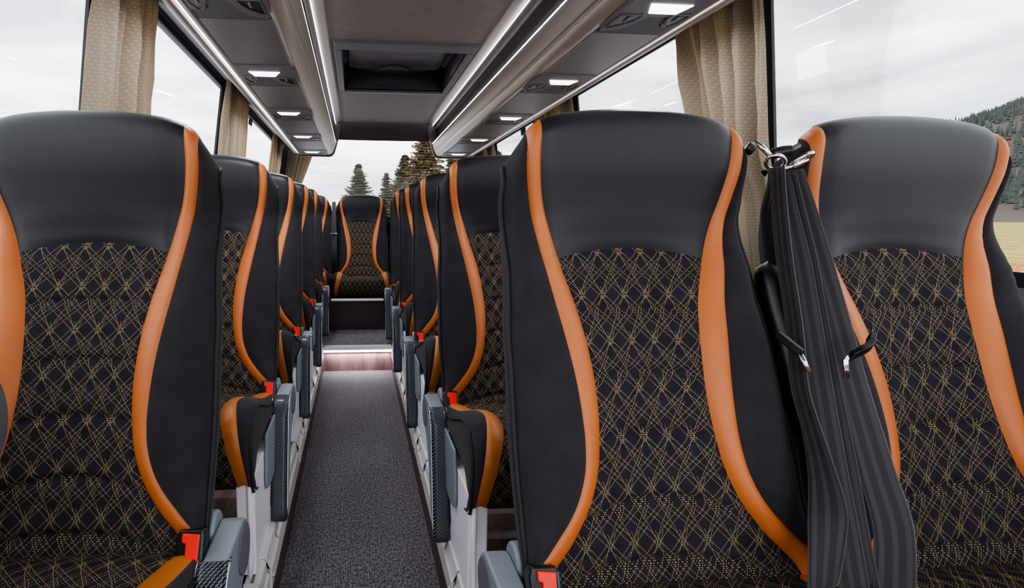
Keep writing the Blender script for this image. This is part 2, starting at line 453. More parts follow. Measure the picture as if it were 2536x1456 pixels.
def make_cushion(T):
    # top profile  (y forward negative, z)
    C=[(.07,.485),(.03,.515),(-.02,.532),(-.10,.543),(-.20,.558),(-.28,.572),(-.325,.577),(-.355,.568),(-.375,.550),(-.385,.522),(-.385,.485),(-.378,.452),(-.368,.43),(-.345,.42)]
    L=[0]
    for a,b in zip(C,C[1:]): L.append(L[-1]+math.hypot(b[0]-a[0],b[1]-a[1]))
    tot=L[-1]
    def pr(t):
        d=t*tot
        for k in range(len(C)-1):
            if d<=L[k+1] or k==len(C)-2:
                f=(d-L[k])/(L[k+1]-L[k]); return C[k][0]+(C[k+1][0]-C[k][0])*f, C[k][1]+(C[k+1][1]-C[k][1])*f
    W=[(0,.208,.226),(.12,.192,.226),(.25,.173,.216),(.4,.157,.203),(.52,.150,.193),(.6,.152,.192),(.68,.160,.199),(.78,.178,.211),(.9,.197,.223),(1,.203,.226)]
    side=.232
    def bol(t): return .044*math.exp(-((t-.56)/.2)**2)
    def pt(s,t):
        y,z=pr(t); a=abs(s); i=interp(t,W,1); o=interp(t,W,2)
        up=bol(t); k=ss(i*.7,o,a)
        z+=up*k; y-=up*k*.35
        if a<i:
            for dd in(.25,.45,):
                z-=.004*math.exp(-((t-dd)/.012)**2)
        for e in(i,o):
            z-=.003*math.exp(-((a-e)/.004)**2)
        if a>o:
            q=(a-o)/(side-o); z-=.024*q**3; y+=.014*q*q*q*ss(.45,.7,t)
        return (s,y,z-FL)
    mb=MB()
    def c0(r,c):
        s=(c*2-1)*interp(r,W,1); return pt(s,r)
    mb.grid(c0,70,20,lambda r,c,p:(p[0],r*tot+.013),flip=True)
    cu=mb.build('seat_cushion',M['quilt'],T)
    for sd in(-1,1):
        mb=MB()
        def b(r,c):
            i=interp(r,W,1);o=interp(r,W,2); p=pt(i+(o-i)*c,r); pf=.003*math.sin(pi*c); return (sd*p[0],p[1]-pf*(r>.6),p[2]+pf)
        mb.grid(b,70,6,flip=sd>0); mb.build('orange_band',M['orange2'],cu)
        mb=MB()
        def w(r,c):
            o=interp(r,W,2); p=pt(o+(side-o)*c,r); return (sd*p[0],p[1],p[2])
        mb.grid(w,60,6,lambda r,c,p:(p[0]+p[1],p[2]),flip=sd>0)
        def sf(r,c):
            p=pt(side,r); zb=.432-FL+.05*ss(-.37,-.26,p[1]); z=p[2]+(min(zb,p[2])-p[2])*c; yy=p[1]*(1-.0*c)
            return (sd*(p[0]+.006*math.sin(pi*c)),yy+ (.03*c*ss(.5,.85,r)),z)
        mb.grid(sf,60,8,lambda r,c,p:(p[1],p[2]),flip=sd>0)
        mb.build('cushion_bolster',M['twill'],cu)
        pts=[]
        for k in range(41):
            p=pt(side,.12+.86*k/40); pts.append((sd*(p[0]+.001),p[1],p[2]+.001))
        mb=MB(); mb.tube(pts,.0035,8); mb.build('piping',M['piping'],cu)
    mb=MB(); mb.box(-.19,.19,-.33,.12,.40-FL,.425-FL); mb.box(-.2,.2,.02,.13,.36-FL,.5-FL)
    mb.build('seat_pan',M['plasticd'],T,bevel=.006)
def make_buckle(T,x,y=0,z=.5375):
    R=Matrix.Rotation(-.45,4,'X'); 
    def xf(mb):
        mb.v=[tuple(R@Vector(p)) for p in mb.v]; return mb
    mb=MB(); mb.prism([(-.024,-.036),(.024,-.036),(.027,.022),(.022,.034),(-.02,.034),(-.026,.02)],lambda u,v,w:(u,w,v),-.012,.02)
    mb.box(-.012,.012,-.002,.016,-.12,-.03)
    b=xf(mb).build('belt_buckle',M['blackp'],T,bevel=.004,loc=(x,y,z-.004-FL)); b.scale=(.86,.9,.9)
    mb=MB(); mb.prism([(-.012,-.026),(.017,-.026),(.019,.026),(-.013,.029),(-.013,.014),(-.006,.012),(-.006,-.012),(-.012,-.016)],lambda u,v,w:(u,w,v),-.018,-.008)
    xf(mb).build('release_button',M['red'],b,bevel=.002)
    mb=MB(); mb.box(.020,.0245,-.0145,.0,-.028,.026)
    xf(mb).build('buckle_edge',M['teal'],b,bevel=.001)
def make_armrest(T,sg):
    """sg = side of the aisle (+1: aisle on +x)"""
    # local x of arm: .2325..0.278 from centre .478 ->
    x0,x1=sg*.232,sg*.281
    if x0>x1: x0,x1=x1,x0
    # body side profile (y,z)
    cy,cz,r=.085,.474,.051
    top=[(cy+r*math.sin(a),cz+r*math.cos(a)) for a in [pi*k/12 for k in range(0,13)]]
    prof=[(-.03,.524),(-.01,.526)]+top+[(.035,.40),(.0,.355),(-.035,.29),(-.085,.225),(-.125,.205),(-.147,.215),(-.135,.26),(-.105,.36),(-.08,.43),(-.065,.485),(-.05,.51)]
    A=None
    mb=MB(); mb.prism([(y,z-FL) for y,z in prof],lambda u,v,w:(w,u,v),x0+.004,x1-.004)
    A=mb.build('armrest',M['plastic'],T,bevel=.005)
    # pad in carbon look on the front of the arm
    path=[(-.026,.530),(-.045,.523),(-.062,.508),(-.076,.485),(-.09,.445),(-.108,.385),(-.125,.32),(-.14,.262),(-.151,.222),(-.152,.208),(-.143,.198),(-.128,.195)]
    L=[0]
    for a,b in zip(path,path[1:]): L.append(L[-1]+math.hypot(b[0]-a[0],b[1]-a[1]))
    tot=L[-1]
    def pp(t):
        d=t*tot
        for k in range(len(path)-1):
            if d<=L[k+1]+1e-9 or k==len(path)-2:
                f=(d-L[k])/(L[k+1]-L[k]); a,b=path[k],path[k+1]
                n=Vector((-(b[1]-a[1]),(b[0]-a[0]))).normalized()
                return a[0]+(b[0]-a[0])*f,a[1]+(b[1]-a[1])*f,n
    mb=MB(); xm=(x0+x1)/2; hw=(x1-x0)/2
    def pd(r,c):
        y,z,n=pp(r); an=(c-.5)*pi*.96; e=math.sin(an); d=1-abs(e)**6
        sh=1-.45*ss(.93,1,r)**2
        k=.014*d-.010
        return (xm+hw*(abs(e)**.8*(1 if e>0 else -1))*sh, y+n[0]*(-k) if False else y-abs(n[1])*0-.9*k, z+ (k*.5 if r<.25 else 0)-FL)
    mb.grid(pd,48,14,lambda r,c,p:(p[0],r*tot))
    mb.build('armrest_pad',M['carbon'],A)
    for e in(-1,1):
        pts=[]
        for k in range(25):
            y,z,n=pp(k/24*.93); pts.append((xm+e*hw*1.0,y+.010,z-FL))
        mb=MB(); mb.tube(pts,.0018,6); mb.build('chrome_edge',M['chrome'],A)
    # pivot disc
    mb=MB(); xa=sg*.2785
    ring=[(cy+.043*math.cos(2*pi*k/28),cz+.043*math.sin(2*pi*k/28)-FL) for k in range(28)]
    mb.prism(ring,lambda u,v,w:(w,u,v),xa-.001,xa+.0015); mb.build('pivot_disc',M['disc'],A,smooth=False)
    # inner hinge knuckle
    mb=MB(); ring=[(cy+.0+.036*math.cos(2*pi*k/24),.508+.038*math.sin(2*pi*k/24)-FL) for k in range(24)]
    a,b=sorted((sg*.236,sg*.196)); mb.prism(ring,lambda u,v,w:(w,u,v),a,b)
    mb.prism([(.05,.52-FL),(.12,.52-FL),(.13,.36-FL),(.0,.33-FL)],lambda u,v,w:(w,u,v),a+.004,b-.004)
    mb.build('hinge_mount',M['plastic'],T,bevel=.006)
    # grey side cover below the cushion edge
    mb=MB(); pr=[(-.21,.49),(-.02,.49),(.04,.44),(.03,.37),(-.07,.34),(-.19,.335),(-.225,.345),(-.235,.37),(-.225,.43)]
    a,b=sorted((sg*.2375,sg*.2455)); mb.prism([(y,z-FL) for y,z in pr],lambda u,v,w:(w,u,v),a,b); mb.build('side_cover',M['plastic'],T,bevel=.003)
def make_pedestal(T,sg):
    mb=MB()
    pr=[(-.352,.445),(-.06,.445),(-.055,.40),(-.12,.34),(-.15,.26),(-.13,.212),(-.12,.205),(-.375,.205),(-.362,.235)]
    pr=[(y,z-FL) for y,z in pr]
    a,b=sorted((sg*.192,sg*.236)); mb.prism(pr,lambda u,v,w:(w,u,v),a,b)
    # rounded rib down the leading corner
    x=sg*.228; 
    P=MB
    o=mb.build('pedestal',M['white'],T,bevel=.006)
    mb=MB(); mb.tube([(sg*.224,-.356,.445-FL),(sg*.224,-.362,.32-FL),(sg*.224,-.372,.24-FL),(sg*.224,-.382,.2-FL)],.006,8)
    mb.build('corner_rib',M['white'],o)
def make_seat(name,sg,label,group,arm=True,ped=True,buckle=True,center=False):
    T=thing(name,(0,0,FL),label,'seat',group)
    make_back(T); make_cushion(T)
    if arm: make_armrest(T,sg)
    if ped: make_pedestal(T,sg)
    else:
        mb=MB(); 
        for x in(-.17,.17): mb.box(x-.02,x+.02,-.28,.06,0.002,.38-FL)
        mb.build('support_frame',M['white'],T,bevel=.006)
    if buckle: make_buckle(T,sg*.215)
    if center:
        mb=MB()
        def pd(r,c):
            an=c*2*pi; z=.70+.285*r; y=interp(z,PR)+.005; cap=math.sqrt(max(0,1-((r-.5)*2)**8))
            return (-sg*(.250)+.026*math.cos(an)*cap*(.85+.15*r), y-.02+.03*math.sin(an)*cap, z-FL)
        mb.grid(pd,24,20); mb.build('folded_armrest',M['blackp'],T)
    return T
seatsL=[.787+.75*k for k in range(5)]; seatsR=[.66+.75*k for k in range(5)]
ordn=['front','second','third','fourth','fifth']
gl='single coach seats left of the aisle'; gr='aisle seats right of the aisle'; gw='window seats on the right'
XL,XR,XW=-.480,.480,.992
LBL=['black and orange coach seat nearest the camera left of the aisle, largest in that row',
     'left aisle-side coach seat just behind the nearest left one, its cushion and full armrest visible',
     'third coach seat back on the left of the aisle, mostly behind the second',
     'fourth coach seat back on the left of the aisle, a narrow sliver',
     'rearmost coach seat left of the aisle, just before the step']
protoL=make_seat('coach_seat',1,LBL[0],gl); protoL.location=(XL,seatsL[0],FL)
for k in range(1,5): dup(protoL,(XL,seatsL[k],FL),LBL[k])
fs=dup(protoL,(XL,seatsL[0]-.75,FL),'coach seat beside the camera, only its dark grip showing at the left edge')
mb=MB()
def gripf(r,c):
    an=2*pi*c; ph=pi*(r-.5); return (.231+.016*math.cos(ph)*math.cos(an),.306+.028*math.cos(ph)*math.sin(an),.932-FL+.040*math.sin(ph))
mb.grid(gripf,16,20); mb.build('side_grip',plain('worn_grey_plastic','4a4b52',.5),fs)
LBR=['large black and orange aisle seat in the middle right of the photo, nearest the camera',
     'coach seat directly behind the large right aisle seat, its side armrest hanging by the aisle',
     'third coach seat back on the right of the aisle, with a red buckle beside it',
     'fourth coach seat back on the right of the aisle, a narrow sliver',
     'rearmost coach seat right of the aisle, just before the step']
protoR=make_seat('coach_seat',-1,LBR[0],gr,center=True); protoR.location=(XR,seatsR[0],FL)
for k in range(1,5): dup(protoR,(XR,seatsR[k],FL),LBR[k])
protoW=make_seat('coach_seat',1,'black and orange window seat at the right edge, greyish headrest lit by the window',gw,arm=False,ped=False,buckle=False)
protoW.location=(XW,seatsR[0],FL)
for k in range(1,5): dup(protoW,(XW-.012,seatsR[k],FL),'window seat on the right hidden behind the '+['large near','second','third','fourth'][k-1]+' pair of seats')
protoB=make_seat('coach_seat',1,'lone centre seat of the rear bench facing up the aisle','rear bench seats',arm=False,ped=False)
protoB.location=(.045,4.54,FL-.03)
dup(protoB,(-.445,4.54,FL-.03),'rear bench seat left of the centre one, mostly hidden')
dup(protoB,(.535,4.54,FL-.03),'rear bench seat right of the centre one, mostly hidden')
dup(protoB,(1.022,4.54,FL-.03),'rear bench seat in the right rear corner')

# ------------------------------------------------------------------ belts between the right-hand seats
def smooth_path(pts,n=8):
    out=[]; P=[Vector(p) for p in pts]
    for i in range(len(P)-1):
        a=P[max(i-1,0)];b=P[i];c=P[i+1];d=P[min(i+2,len(P)-1)]
        for k in range(n):
            t=k/n; out.append(.5*((2*b)+(-a+c)*t+(2*a-5*b+4*c-d)*t*t+(-a+3*b-3*c+d)*t**3))
    out.append(P[-1]); return out
BELTS=[]
def belt(name,rows,parent):
    """rows: (x,y,z,width,angle of the width direction from +x, turning to -y)"""
    C=smooth_path([r[:3] for r in rows]); W=[];D=[]
    n=8
    for i in range(len(rows)-1):
        for k in range(n):
            t=k/n; W.append(rows[i][3]*(1-t)+rows[i+1][3]*t); a=rows[i][4]*(1-t)+rows[i+1][4]*t; D.append((math.cos(a),-math.sin(a),.18*math.cos(a)))
    W.append(rows[-1][3]); a=rows[-1][4]; D.append((math.cos(a),-math.sin(a),.18*math.cos(a)))
    mb=MB(); mb.ribbon(C,D,W); return mb.build(name,M['belt'],parent,solid=.0016)
gb='seat belts hanging between the two right-hand seats'
b1=thing('seat_belt',(.72,.80,.17),'black seat belt hanging on the left, through the ring beside the large seat','seat belt',gb)
b2=thing('seat_belt',(.79,.80,.17),'wide black striped seat belt hanging next to the right window seat','seat belt',gb)
def rel(o,rows): return [(r[0]-o.location[0],r[1]-o.location[1],r[2]-o.location[2])+tuple(r[3:]) for r in rows]
A_=[(.706,.850,1.146,.026,1.35),(.697,.823,1.074,.028,1.4),(.689,.79,.99,.030,1.45),(.687,.755,.894,.030,1.47),(.681,.725,.806,.032,1.47),(.682,.695,.747,.034,1.42),(.678,.668,.702,.038,1.25),(.668,.642,.664,.044,1.0),(.650,.617,.624,.046,.35),(.622,.585,.569,.046,-.1)]
B_=[(.718,.854,1.136,.024,.75),(.716,.828,1.068,.032,.6),(.716,.797,.99,.038,.55),(.722,.770,.894,.040,.5),(.716,.732,.806,.040,.45),(.697,.672,.701,.040,.4),(.684,.630,.631,.040,.35),(.665,.585,.566,.040,.35)]
B2=[(.738,.862,1.136,.022,1.0),(.736,.835,1.068,.030,.95),(.737,.806,.99,.036,.9),(.743,.781,.894,.040,.85),(.736,.741,.806,.042,.8),(.718,.681,.701,.044,.75),(.702,.639,.631,.044,.75),(.685,.595,.566,.044,.75)]
C_=[(.757,.872,1.143,.026,.5),(.760,.840,1.068,.034,.5),(.762,.806,.99,.040,.45),(.770,.768,.894,.042,.3),(.768,.725,.806,.046,.15),(.760,.663,.699,.054,.05),(.748,.615,.629,.058,.05),(.714,.573,.56,.056,.15)]
belt('webbing',rel(b1,A_),b1); belt('webbing',rel(b1,B_),b1)
belt('webbing',rel(b2,B2),b2); belt('webbing',rel(b2,C_),b2)
def ring(parent,c,r,ax1,ax2,n=22,th=.0035,half=2*pi,ph=0,name='guide_ring'):
    c=Vector(c)-Vector(parent.location); a=Vector(ax1).normalized(); b=Vector(ax2).normalized()
    pts=[c+r*(math.cos(ph+half*k/n)*a*1.25+math.sin(ph+half*k/n)*b) for k in range(n+ (0 if half>6 else 1))]
    mb=MB(); mb.tube(pts,th,8,closed=half>6); return mb.build(name,M['chrome'],parent)
ring(b1,(.712,.862,1.155),.013,(1,.1,-.5),(.2,-.6,.5))
ring(b2,(.762,.864,1.160),.014,(.9,-.2,.5),(.3,.8,-.5))
mb=MB(); mb.tube([Vector(p)-b2.location for p in((.722,.858,1.142),(.742,.856,1.150),(.764,.856,1.160))],.0035,8); mb.build('chrome_bar',M['chrome'],b2)
mb=MB(); mb.tube([Vector(p)-b2.location for p in((.728,.892,1.172),(.745,.888,1.176),(.758,.884,1.178))],[.009,.010,.009],14); mb.tube([Vector(p)-b2.location for p in((.756,.884,1.178),(.775,.89,1.186))],.006,10); mb.build('guide_knob',M['blackp'],b2,bevel=.003)
mb=MB(); mb.tube([Vector(p)-b1.location for p in((.690,.885,1.192),(.694,.875,1.182),(.703,.863,1.165))],[.003,.005,.004],8); mb.build('hook',M['chrome'],b1)
mb=MB(); mb.tube([Vector(p)-b1.location for p in((.688,.905,1.185),(.700,.9,1.178))],[.011,.010],14); mb.build('guide_knob',M['blackp'],b1,bevel=.003)
for o,pl,tg in((b1,[(.648,.742,.886),(.660,.730,.872),(.676,.722,.858)],[(.672,.722,.858),(.682,.712,.832)]),(b2,[(.786,.722,.884),(.776,.714,.872),(.758,.710,.864),(.746,.713,.856)],[(.744,.714,.856),(.738,.712,.85),(.737,.705,.824)])):
    mb=MB(); P_=smooth_path(pl,5); P_=[p-o.location for p in P_]
    D=[Vector((.15,-.3,1))]*len(P_); mb.ribbon(P_,D,[.014]*len(P_)); mb.build('latch_grip',M['blackp'],o,solid=.009,bevel=.003)
    mb=MB(); P_=[Vector(p)-o.location for p in tg]; mb.ribbon(P_,[Vector((1,-.25,0))]*len(P_),[.007]*len(P_)); mb.build('latch_tongue',M['chrome'],o,solid=.003)
# small belt bundle beside the rear centre seat
br=thing('seat_belt',(-.195,4.62,.17),'thin black seat belt hanging left of the rear centre seat','seat belt')
mb=MB(); mb.ribbon([(0,.12,.98),(.0,.05,.8),(.005,-.02,.6),(.0,-.1,.36)],[(1,-.4,0)]*4,[.035,.045,.047,.047]); mb.build('webbing',M['belt'],br,solid=.002)
mb=MB(); mb.box(-.03,.03,.0,.012,.70,.71); mb.build('latch_tongue',M['chrome'],br,bevel=.002)

# ------------------------------------------------------------------ floors
Y0,Y1=-1.6,3.45
def struct(name,mb,mat,**k):
    o=mb.build(name,mat,None,smooth=False,**k); o['kind']='structure'; return o
XA,XB=-.226,.235
mb=MB(); mb.box(XA,XB,Y0,Y1,-.03,0); struct('floor',mb,M['carpet'])
mb=MB(); mb.box(XA-.03,XB+.03,Y1+.022,4.0,FL-.04,FL); struct('floor_rear_step',mb,M['carpet'])
for nm,a,b in(('floor_left',-.80,XA-.03),('floor_right',XB+.03,1.27)):
    mb=MB(); mb.box(a,b,Y0,5.2,FL-.03,FL); struct(nm,mb,M['woodfloor'])
mb=MB(); mb.box(XA-.03,XB+.03,3.99,5.2,FL-.03,FL); struct('floor_rear',mb,M['woodfloor'])
for nm,a,b in(('baseboard_left',XA-.03,XA),('baseboard_right',XB,XB+.03)):
    mb=MB(); mb.box(a,b,Y0,Y1+.02,-.03,.10); struct(nm,mb,M['woodside'])
mb=MB(); mb.box(XA,XB,Y1,Y1+.02,-.03,.132); struct('wall_rear_step',mb,M['woodstep'])
mb=MB(); mb.box(XA-.03,XB+.03,3.955,3.985,FL,.395); o=struct('wall_bench_riser',mb,M['woodriser'])
# step edge
t=thing('step_nosing',(0,Y1,.13),'silver step edge with glowing white light strip at the end of the aisle','step light')
mb=MB(); mb.prism([(-.012,.018),(-.010,.042),(.03,.042),(.03,.036),(.0,.034),(.0,.018)],lambda u,v,w:(w,u,v),XA+.004,XB-.004); mb.build('aluminium_profile',M['alu'],t,bevel=.001)
mb=MB(); mb.box(XA+.004,XB-.004,-.008,-.001,.002,.018); mb.build('light_strip',M['steplight'],t)
t=thing('bench_rail',(0,3.95,.395),'silver rail along the front of the rear bench','rail')
mb=MB(); mb.box(-.195,.205,-.012,.03,0,.014); mb.build('rail_bar',M['alu'],t,bevel=.003)
for sg,x,nm in((-1,XA,'left'),(1,XB,'right')):
    t=thing('seat_rail',(x,0,.1),'silver seat mounting rail along the %s edge of the aisle floor'%nm,'rail')
    f=lambda u,v,w:(sg*u,w,v)
    mb=MB(); mb.prism([(-.004,0),(-.004,.062),(.002,.068),(.004,.098),(.012,.104),(.020,.104),(.020,.09),(.028,.09),(.028,.104),(.04,.104),(.04,.0705),(.03,.07),(.0,.0)],f,Y0,Y1-.01); mb.build('rail_profile',M['alu'],t,bevel=.0012)
    for y in (1.0,1.22,1.9,2.12,2.65,2.87) if sg<0 else (.93,1.14,1.72,1.93,2.5,2.7):
        mb=MB(); mb.prism([(-.009,.02),(-.009,.072),(.0,.082),(.004,.108),(.04,.110),(.04,.1045),(.008,.1045),(-.004,.066),(-.004,.02)],f,y,y+.13)
        c=mb.build('rail_cover',M['alu'],t,bevel=.0015)
        mb=MB(); mb.tube([(-sg*.008,y+.02,.045),(-sg*.0125,y+.02,.045)],.006,10); mb.build('bolt',M['chrome'],c)
# ------------------------------------------------------------------ walls and windows
LEAN=.15
def wx(sg,z):  # inner face of the side wall
    base=.75 if sg<0 else 1.255
    return sg*(base-LEAN*(z-1.1))
def wtop(y): return 1.775+SL*y
WIN=[(-1.6,-1.30,0),(-1.30,-.02,1),(-.02,.06,0),(.06,1.515,1),(1.515,1.60,0),(1.60,2.835,1),(2.835,2.92,0),(2.92,4.49,1),(4.49,4.62,0),(4.62,4.80,1),(4.80,5.2,0)]
ZB=.93
def quadwall(mb,sg,ya,yb,za,zb,th=.05):
    """leaning wall piece; za,zb may be functions of y"""
    g=lambda q,y:q(y) if callable(q) else q
    vs=[]
    for d in(0,th):
        for y in(ya,yb):
            for q in(za,zb):
                z=g(q,y); vs.append((wx(sg,z)+sg*d,y,z))
    mb.add(vs,[(0,1,3,2),(4,6,7,5),(0,4,5,1),(2,3,7,6),(0,2,6,4),(1,5,7,3)])
for sg,nm in((-1,'left'),(1,'right')):
    mb=MB(); quadwall(mb,sg,Y0,5.2,FL-.03,ZB); quadwall(mb,sg,Y0,5.2,wtop,lambda y:2.02)
    struct('wall_'+nm,mb,M['wall'])
    n=0
    for a,b,k in WIN:
        if k:
            n+=1
            fr=MB()
            for q in((a,a+.014,ZB,wtop),(b-.014,b,ZB,wtop)): quadwall(fr,sg,*q,th=.009)
            quadwall(fr,sg,a,b,lambda y:wtop(y)-.022,wtop,th=.009); quadwall(fr,sg,a,b,ZB,ZB+.03,th=.009)
            o=struct('window_%d'%(n+(5 if sg>0 else 0)),fr,M['rubber'])
            g=MB()
            vs=[(wx(sg,z)+sg*.006,y,z) for y,z in((a,ZB),(b,ZB),(b,wtop(b)),(a,wtop(a)))]; g.add(vs,[(0,1,2,3)])
            g.build('pane',M['glass'],o,smooth=False)
        else:
            mb=MB(); quadwall(mb,sg,a,b,ZB,wtop,th=.014); struct('trim_%s_pillar'%nm,mb,M['pillar'])
    # soffit between wall and rack
    mb=MB(); xo=-.53 if sg<0 else 1.0
    vs=[];
    for y in(Y0,4.95):
        vs+=[(xo,y,1.705+SL*y),(wx(sg,1.79),y,wtop(y)+.008),(wx(sg,1.79),y,wtop(y)+.04),(xo,y,1.76+SL*y)]
    mb.add(vs,[(0,1,5,4),(3,7,6,2),(0,4,7,3),(1,2,6,5)]); struct('trim_%s_soffit'%nm,mb,M['wall'])
# rear wall
XRL,XRR=-.74,1.245
mb=MB(); mb.box(-.78,1.29,5.12,5.2,FL-.03,1.0); mb.box(-.7,1.2,5.12,5.2,1.765,2.0); 
mb.add([(-.80,5.12,.9),(-.575,5.12,.9),(-.545,5.12,1.78),(-.66,5.12,1.8),(-.80,5.2,.9),(-.575,5.2,.9),(-.545,5.2,1.75),(-.66,5.2,1.8)],[(0,1,2,3),(7,6,5,4),(1,5,6,2),(0,3,7,4)])
mb.add([(1.30,5.12,.9),(1.075,5.12,.9),(1.045,5.12,1.78),(1.16,5.12,1.8),(1.30,5.2,.9),(1.075,5.2,.9),(1.045,5.2,1.75),(1.16,5.2,1.8)],[(3,2,1,0),(4,5,6,7),(2,6,5,1),(4,7,3,0)])
struct('wall_rear',mb,M['pillar'])
fr=MB(); 
for q in((-.575,1.075,1.0,1.02),(-.56,1.06,1.745,1.765)): fr.box(q[0],q[1],5.11,5.13,q[2],q[3])
wr=struct('window_11',fr,M['rubber'])
g=MB(); g.add([(-.6,5.16,.98),(1.1,5.16,.98),(1.1,5.16,1.78),(-.6,5.16,1.78)],[(0,1,2,3)]); g.build('pane',M['glass'],wr,smooth=False)
g=MB()
for k in range(28):
    z=1.03+k*.026; g.box(-.57,1.07,5.152,5.1528,z,z+.0016)
M['wire']=plain('heating_wire','b0a8a4',.6)
g.build('heating_wires',M['wire'],wr,smooth=False)

# ------------------------------------------------------------------ ceiling, hatch, beam
def cz(y): return 1.946+SL*y
HX0,HX1,HY0,HY1=-.085,.585,2.70,3.62
mb=MB()
def slab(x0,x1,y0,y1,th=.03):
    vs=[(x,y,cz(y)+d) for d in(0,th) for y in(y0,y1) for x in(x0,x1)]
    mb.add(vs,[(0,1,3,2),(4,6,7,5),(0,4,5,1),(2,3,7,6),(0,2,6,4),(1,5,7,3)])
slab(-.75,HX0,Y0,4.9);slab(HX1,1.25,Y0,4.9);slab(HX0,HX1,Y0,HY0);slab(HX0,HX1,HY1,4.9)
struct('ceiling',mb,M['ceil'])
t=thing('roof_hatch',(.25,3.16,cz(3.16)),'dark grey emergency roof hatch in the middle of the ceiling','roof hatch')
def hp(x,y,z): return (x-.25,y-3.16,z+cz(y)-cz(3.16))
mb=MB()
def hb(x0,x1,y0,y1,z0,z1,b=mb):
    vs=[hp(x,y,z) for z in(z0,z1) for y in(y0,y1) for x in(x0,x1)]
    b.add(vs,[(0,2,3,1),(4,5,7,6),(0,1,5,4),(2,6,7,3),(0,4,6,2),(1,3,7,5)])
hb(-.105,.605,2.67,2.79,-.012,.012);hb(-.105,.605,3.60,3.65,-.012,.012);hb(-.105,-.070,2.79,3.60,-.012,.012);hb(.57,.605,2.79,3.60,-.012,.012)
mb.build('frame',M['hatch'],t,bevel=.006)
mb=MB()
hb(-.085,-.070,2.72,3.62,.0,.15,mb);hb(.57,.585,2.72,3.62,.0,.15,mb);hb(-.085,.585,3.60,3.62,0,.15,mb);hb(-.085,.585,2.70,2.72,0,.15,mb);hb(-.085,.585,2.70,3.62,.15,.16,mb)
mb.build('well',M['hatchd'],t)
mb=MB(); hb(-.045,.53,2.76,3.50,.105,.125,mb); ld=mb.build('lid',M['hatch'],t,bevel=.012)
mb=MB(); mb.tube([hp(x,y,.108) for x,y in((-.035,2.8),(-.035,3.42),(.0,3.475),(.13,3.48),(.17,3.46),(.31,3.46),(.35,3.48),(.49,3.475),(.52,3.42),(.52,2.8))],.007,8); mb.build('lid_rim',M['hatch'],ld)
mb=MB(); 
def hand(r,c):
    x=.14+.20*c; b=math.sin(pi*c); return hp(x,3.47-.065*b*r,.10-.012*math.sin(pi*r))
mb.grid(hand,6,16); mb.build('handle',M['hatch'],ld,solid=.006)
mb=MB()
def beam(r,c):
    x=-.17+.82*c; an=r*pi/2*1.1; return (x,4.70+.07*(1-math.cos(an))+.04*0, 1.822-.135*r-.006*math.sin(pi*c)*r+.004*math.sin(pi*c))
mb.grid(beam,10,16,flip=True)
o=mb.build('trim_rear_beam',M['beam']); o['kind']='structure'

# ------------------------------------------------------------------ luggage racks
RYE=4.70
def rack(sg,label):
    # mirror plane x=.2475 : left coordinates are mirrored for the right rack
    mx=(lambda x:x) if sg<0 else (lambda x:.497-x)
    T=thing('luggage_rack',(mx(-.36),2.0,1.67),label,'luggage rack')
    ox,oy,oz=T.location
    def f(x,z,y): return (mx(x)-ox,y-oy,z+SL*y-oz)
    def ext(name,pr,mat,y0=Y0,y1=RYE,thick=.0015,smooth=True):
        mb=MB(); n=len(pr); vs=[];uv=[]
        for y in(y0,y1):
            for x,z in pr: vs.append(f(x,z,y)); uv.append((x+z,y))
        fs=[(i,i+1,n+i+1,n+i) for i in range(n-1)]
        mb.add(vs,fs,uv); return mb.build(name,mat,T,solid=thick,smooth=smooth)
    ext('outer_lip',[(-.548,1.715),(-.545,1.695),(-.532,1.680),(-.520,1.674),(-.508,1.678),(-.502,1.685)],M['satin2'])
    ext('outer_trim',[(-.491,1.685),(-.488,1.679),(-.475,1.669),(-.460,1.667)],M['satin'])
    ext('window_light_strip',[(-.4990,1.6845),(-.4940,1.6845)],M['strip'],thick=.001)
    bt=[(-.243,1.671),(-.228,1.670),(-.212,1.675),(-.199,1.688),(-.192,1.705)]
    ext('lower_edge',bt,M['satin2'])
    ext('edge_bead',[(-.192,1.705),(-.187,1.712),(-.178,1.735),(-.172,1.757),(-.172,1.774)],M['satin'])
    ext('lower_light_strip',[(-.1718,1.778),(-.1725,1.784)],M['strip'],thick=.001)
    ext('dark_channel',[(-.176,1.790),(-.190,1.796),(-.205,1.83),(-.208,1.86),(-.203,1.90)],M['groove'])
    ext('channel_rail',[(-.203,1.90),(-.190,1.893),(-.184,1.903),(-.196,1.912)],M['satin'])
    ext('upper_light_strip',[(-.174,1.930),(-.171,1.934)],M['strip'],thick=.001)
    ext('upper_channel',[(-.196,1.912),(-.190,1.926),(-.177,1.930)],M['groove'])
    ext('ceiling_trim',[(-.168,1.937),(-.160,1.938),(-.130,1.940),(-.119,1.950)],M['satin'])
    # end cap, a flared dark plate closing the rack towards the rear window
    mb=MB(); out=[(-.55,1.72),(-.545,1.69),(-.52,1.668),(-.44,1.658),(-.23,1.655),(-.205,1.662),(-.185,1.685),(-.168,1.735),(-.145,1.815),(-.122,1.90),(-.119,1.95),(-.20,1.96),(-.5,1.96),(-.6,1.9),(-.6,1.75)]
    mb.prism(out,lambda x,z,w:f(x,z,w),RYE,RYE+.03); mb.build('end_cap',M['beam'],T,bevel=.006)
    return T
rack(-1,'left grey metal luggage rack with light strips above the single seats')
rack(1,'right grey metal luggage rack with light strips above the paired seats')
UNITY=2.13
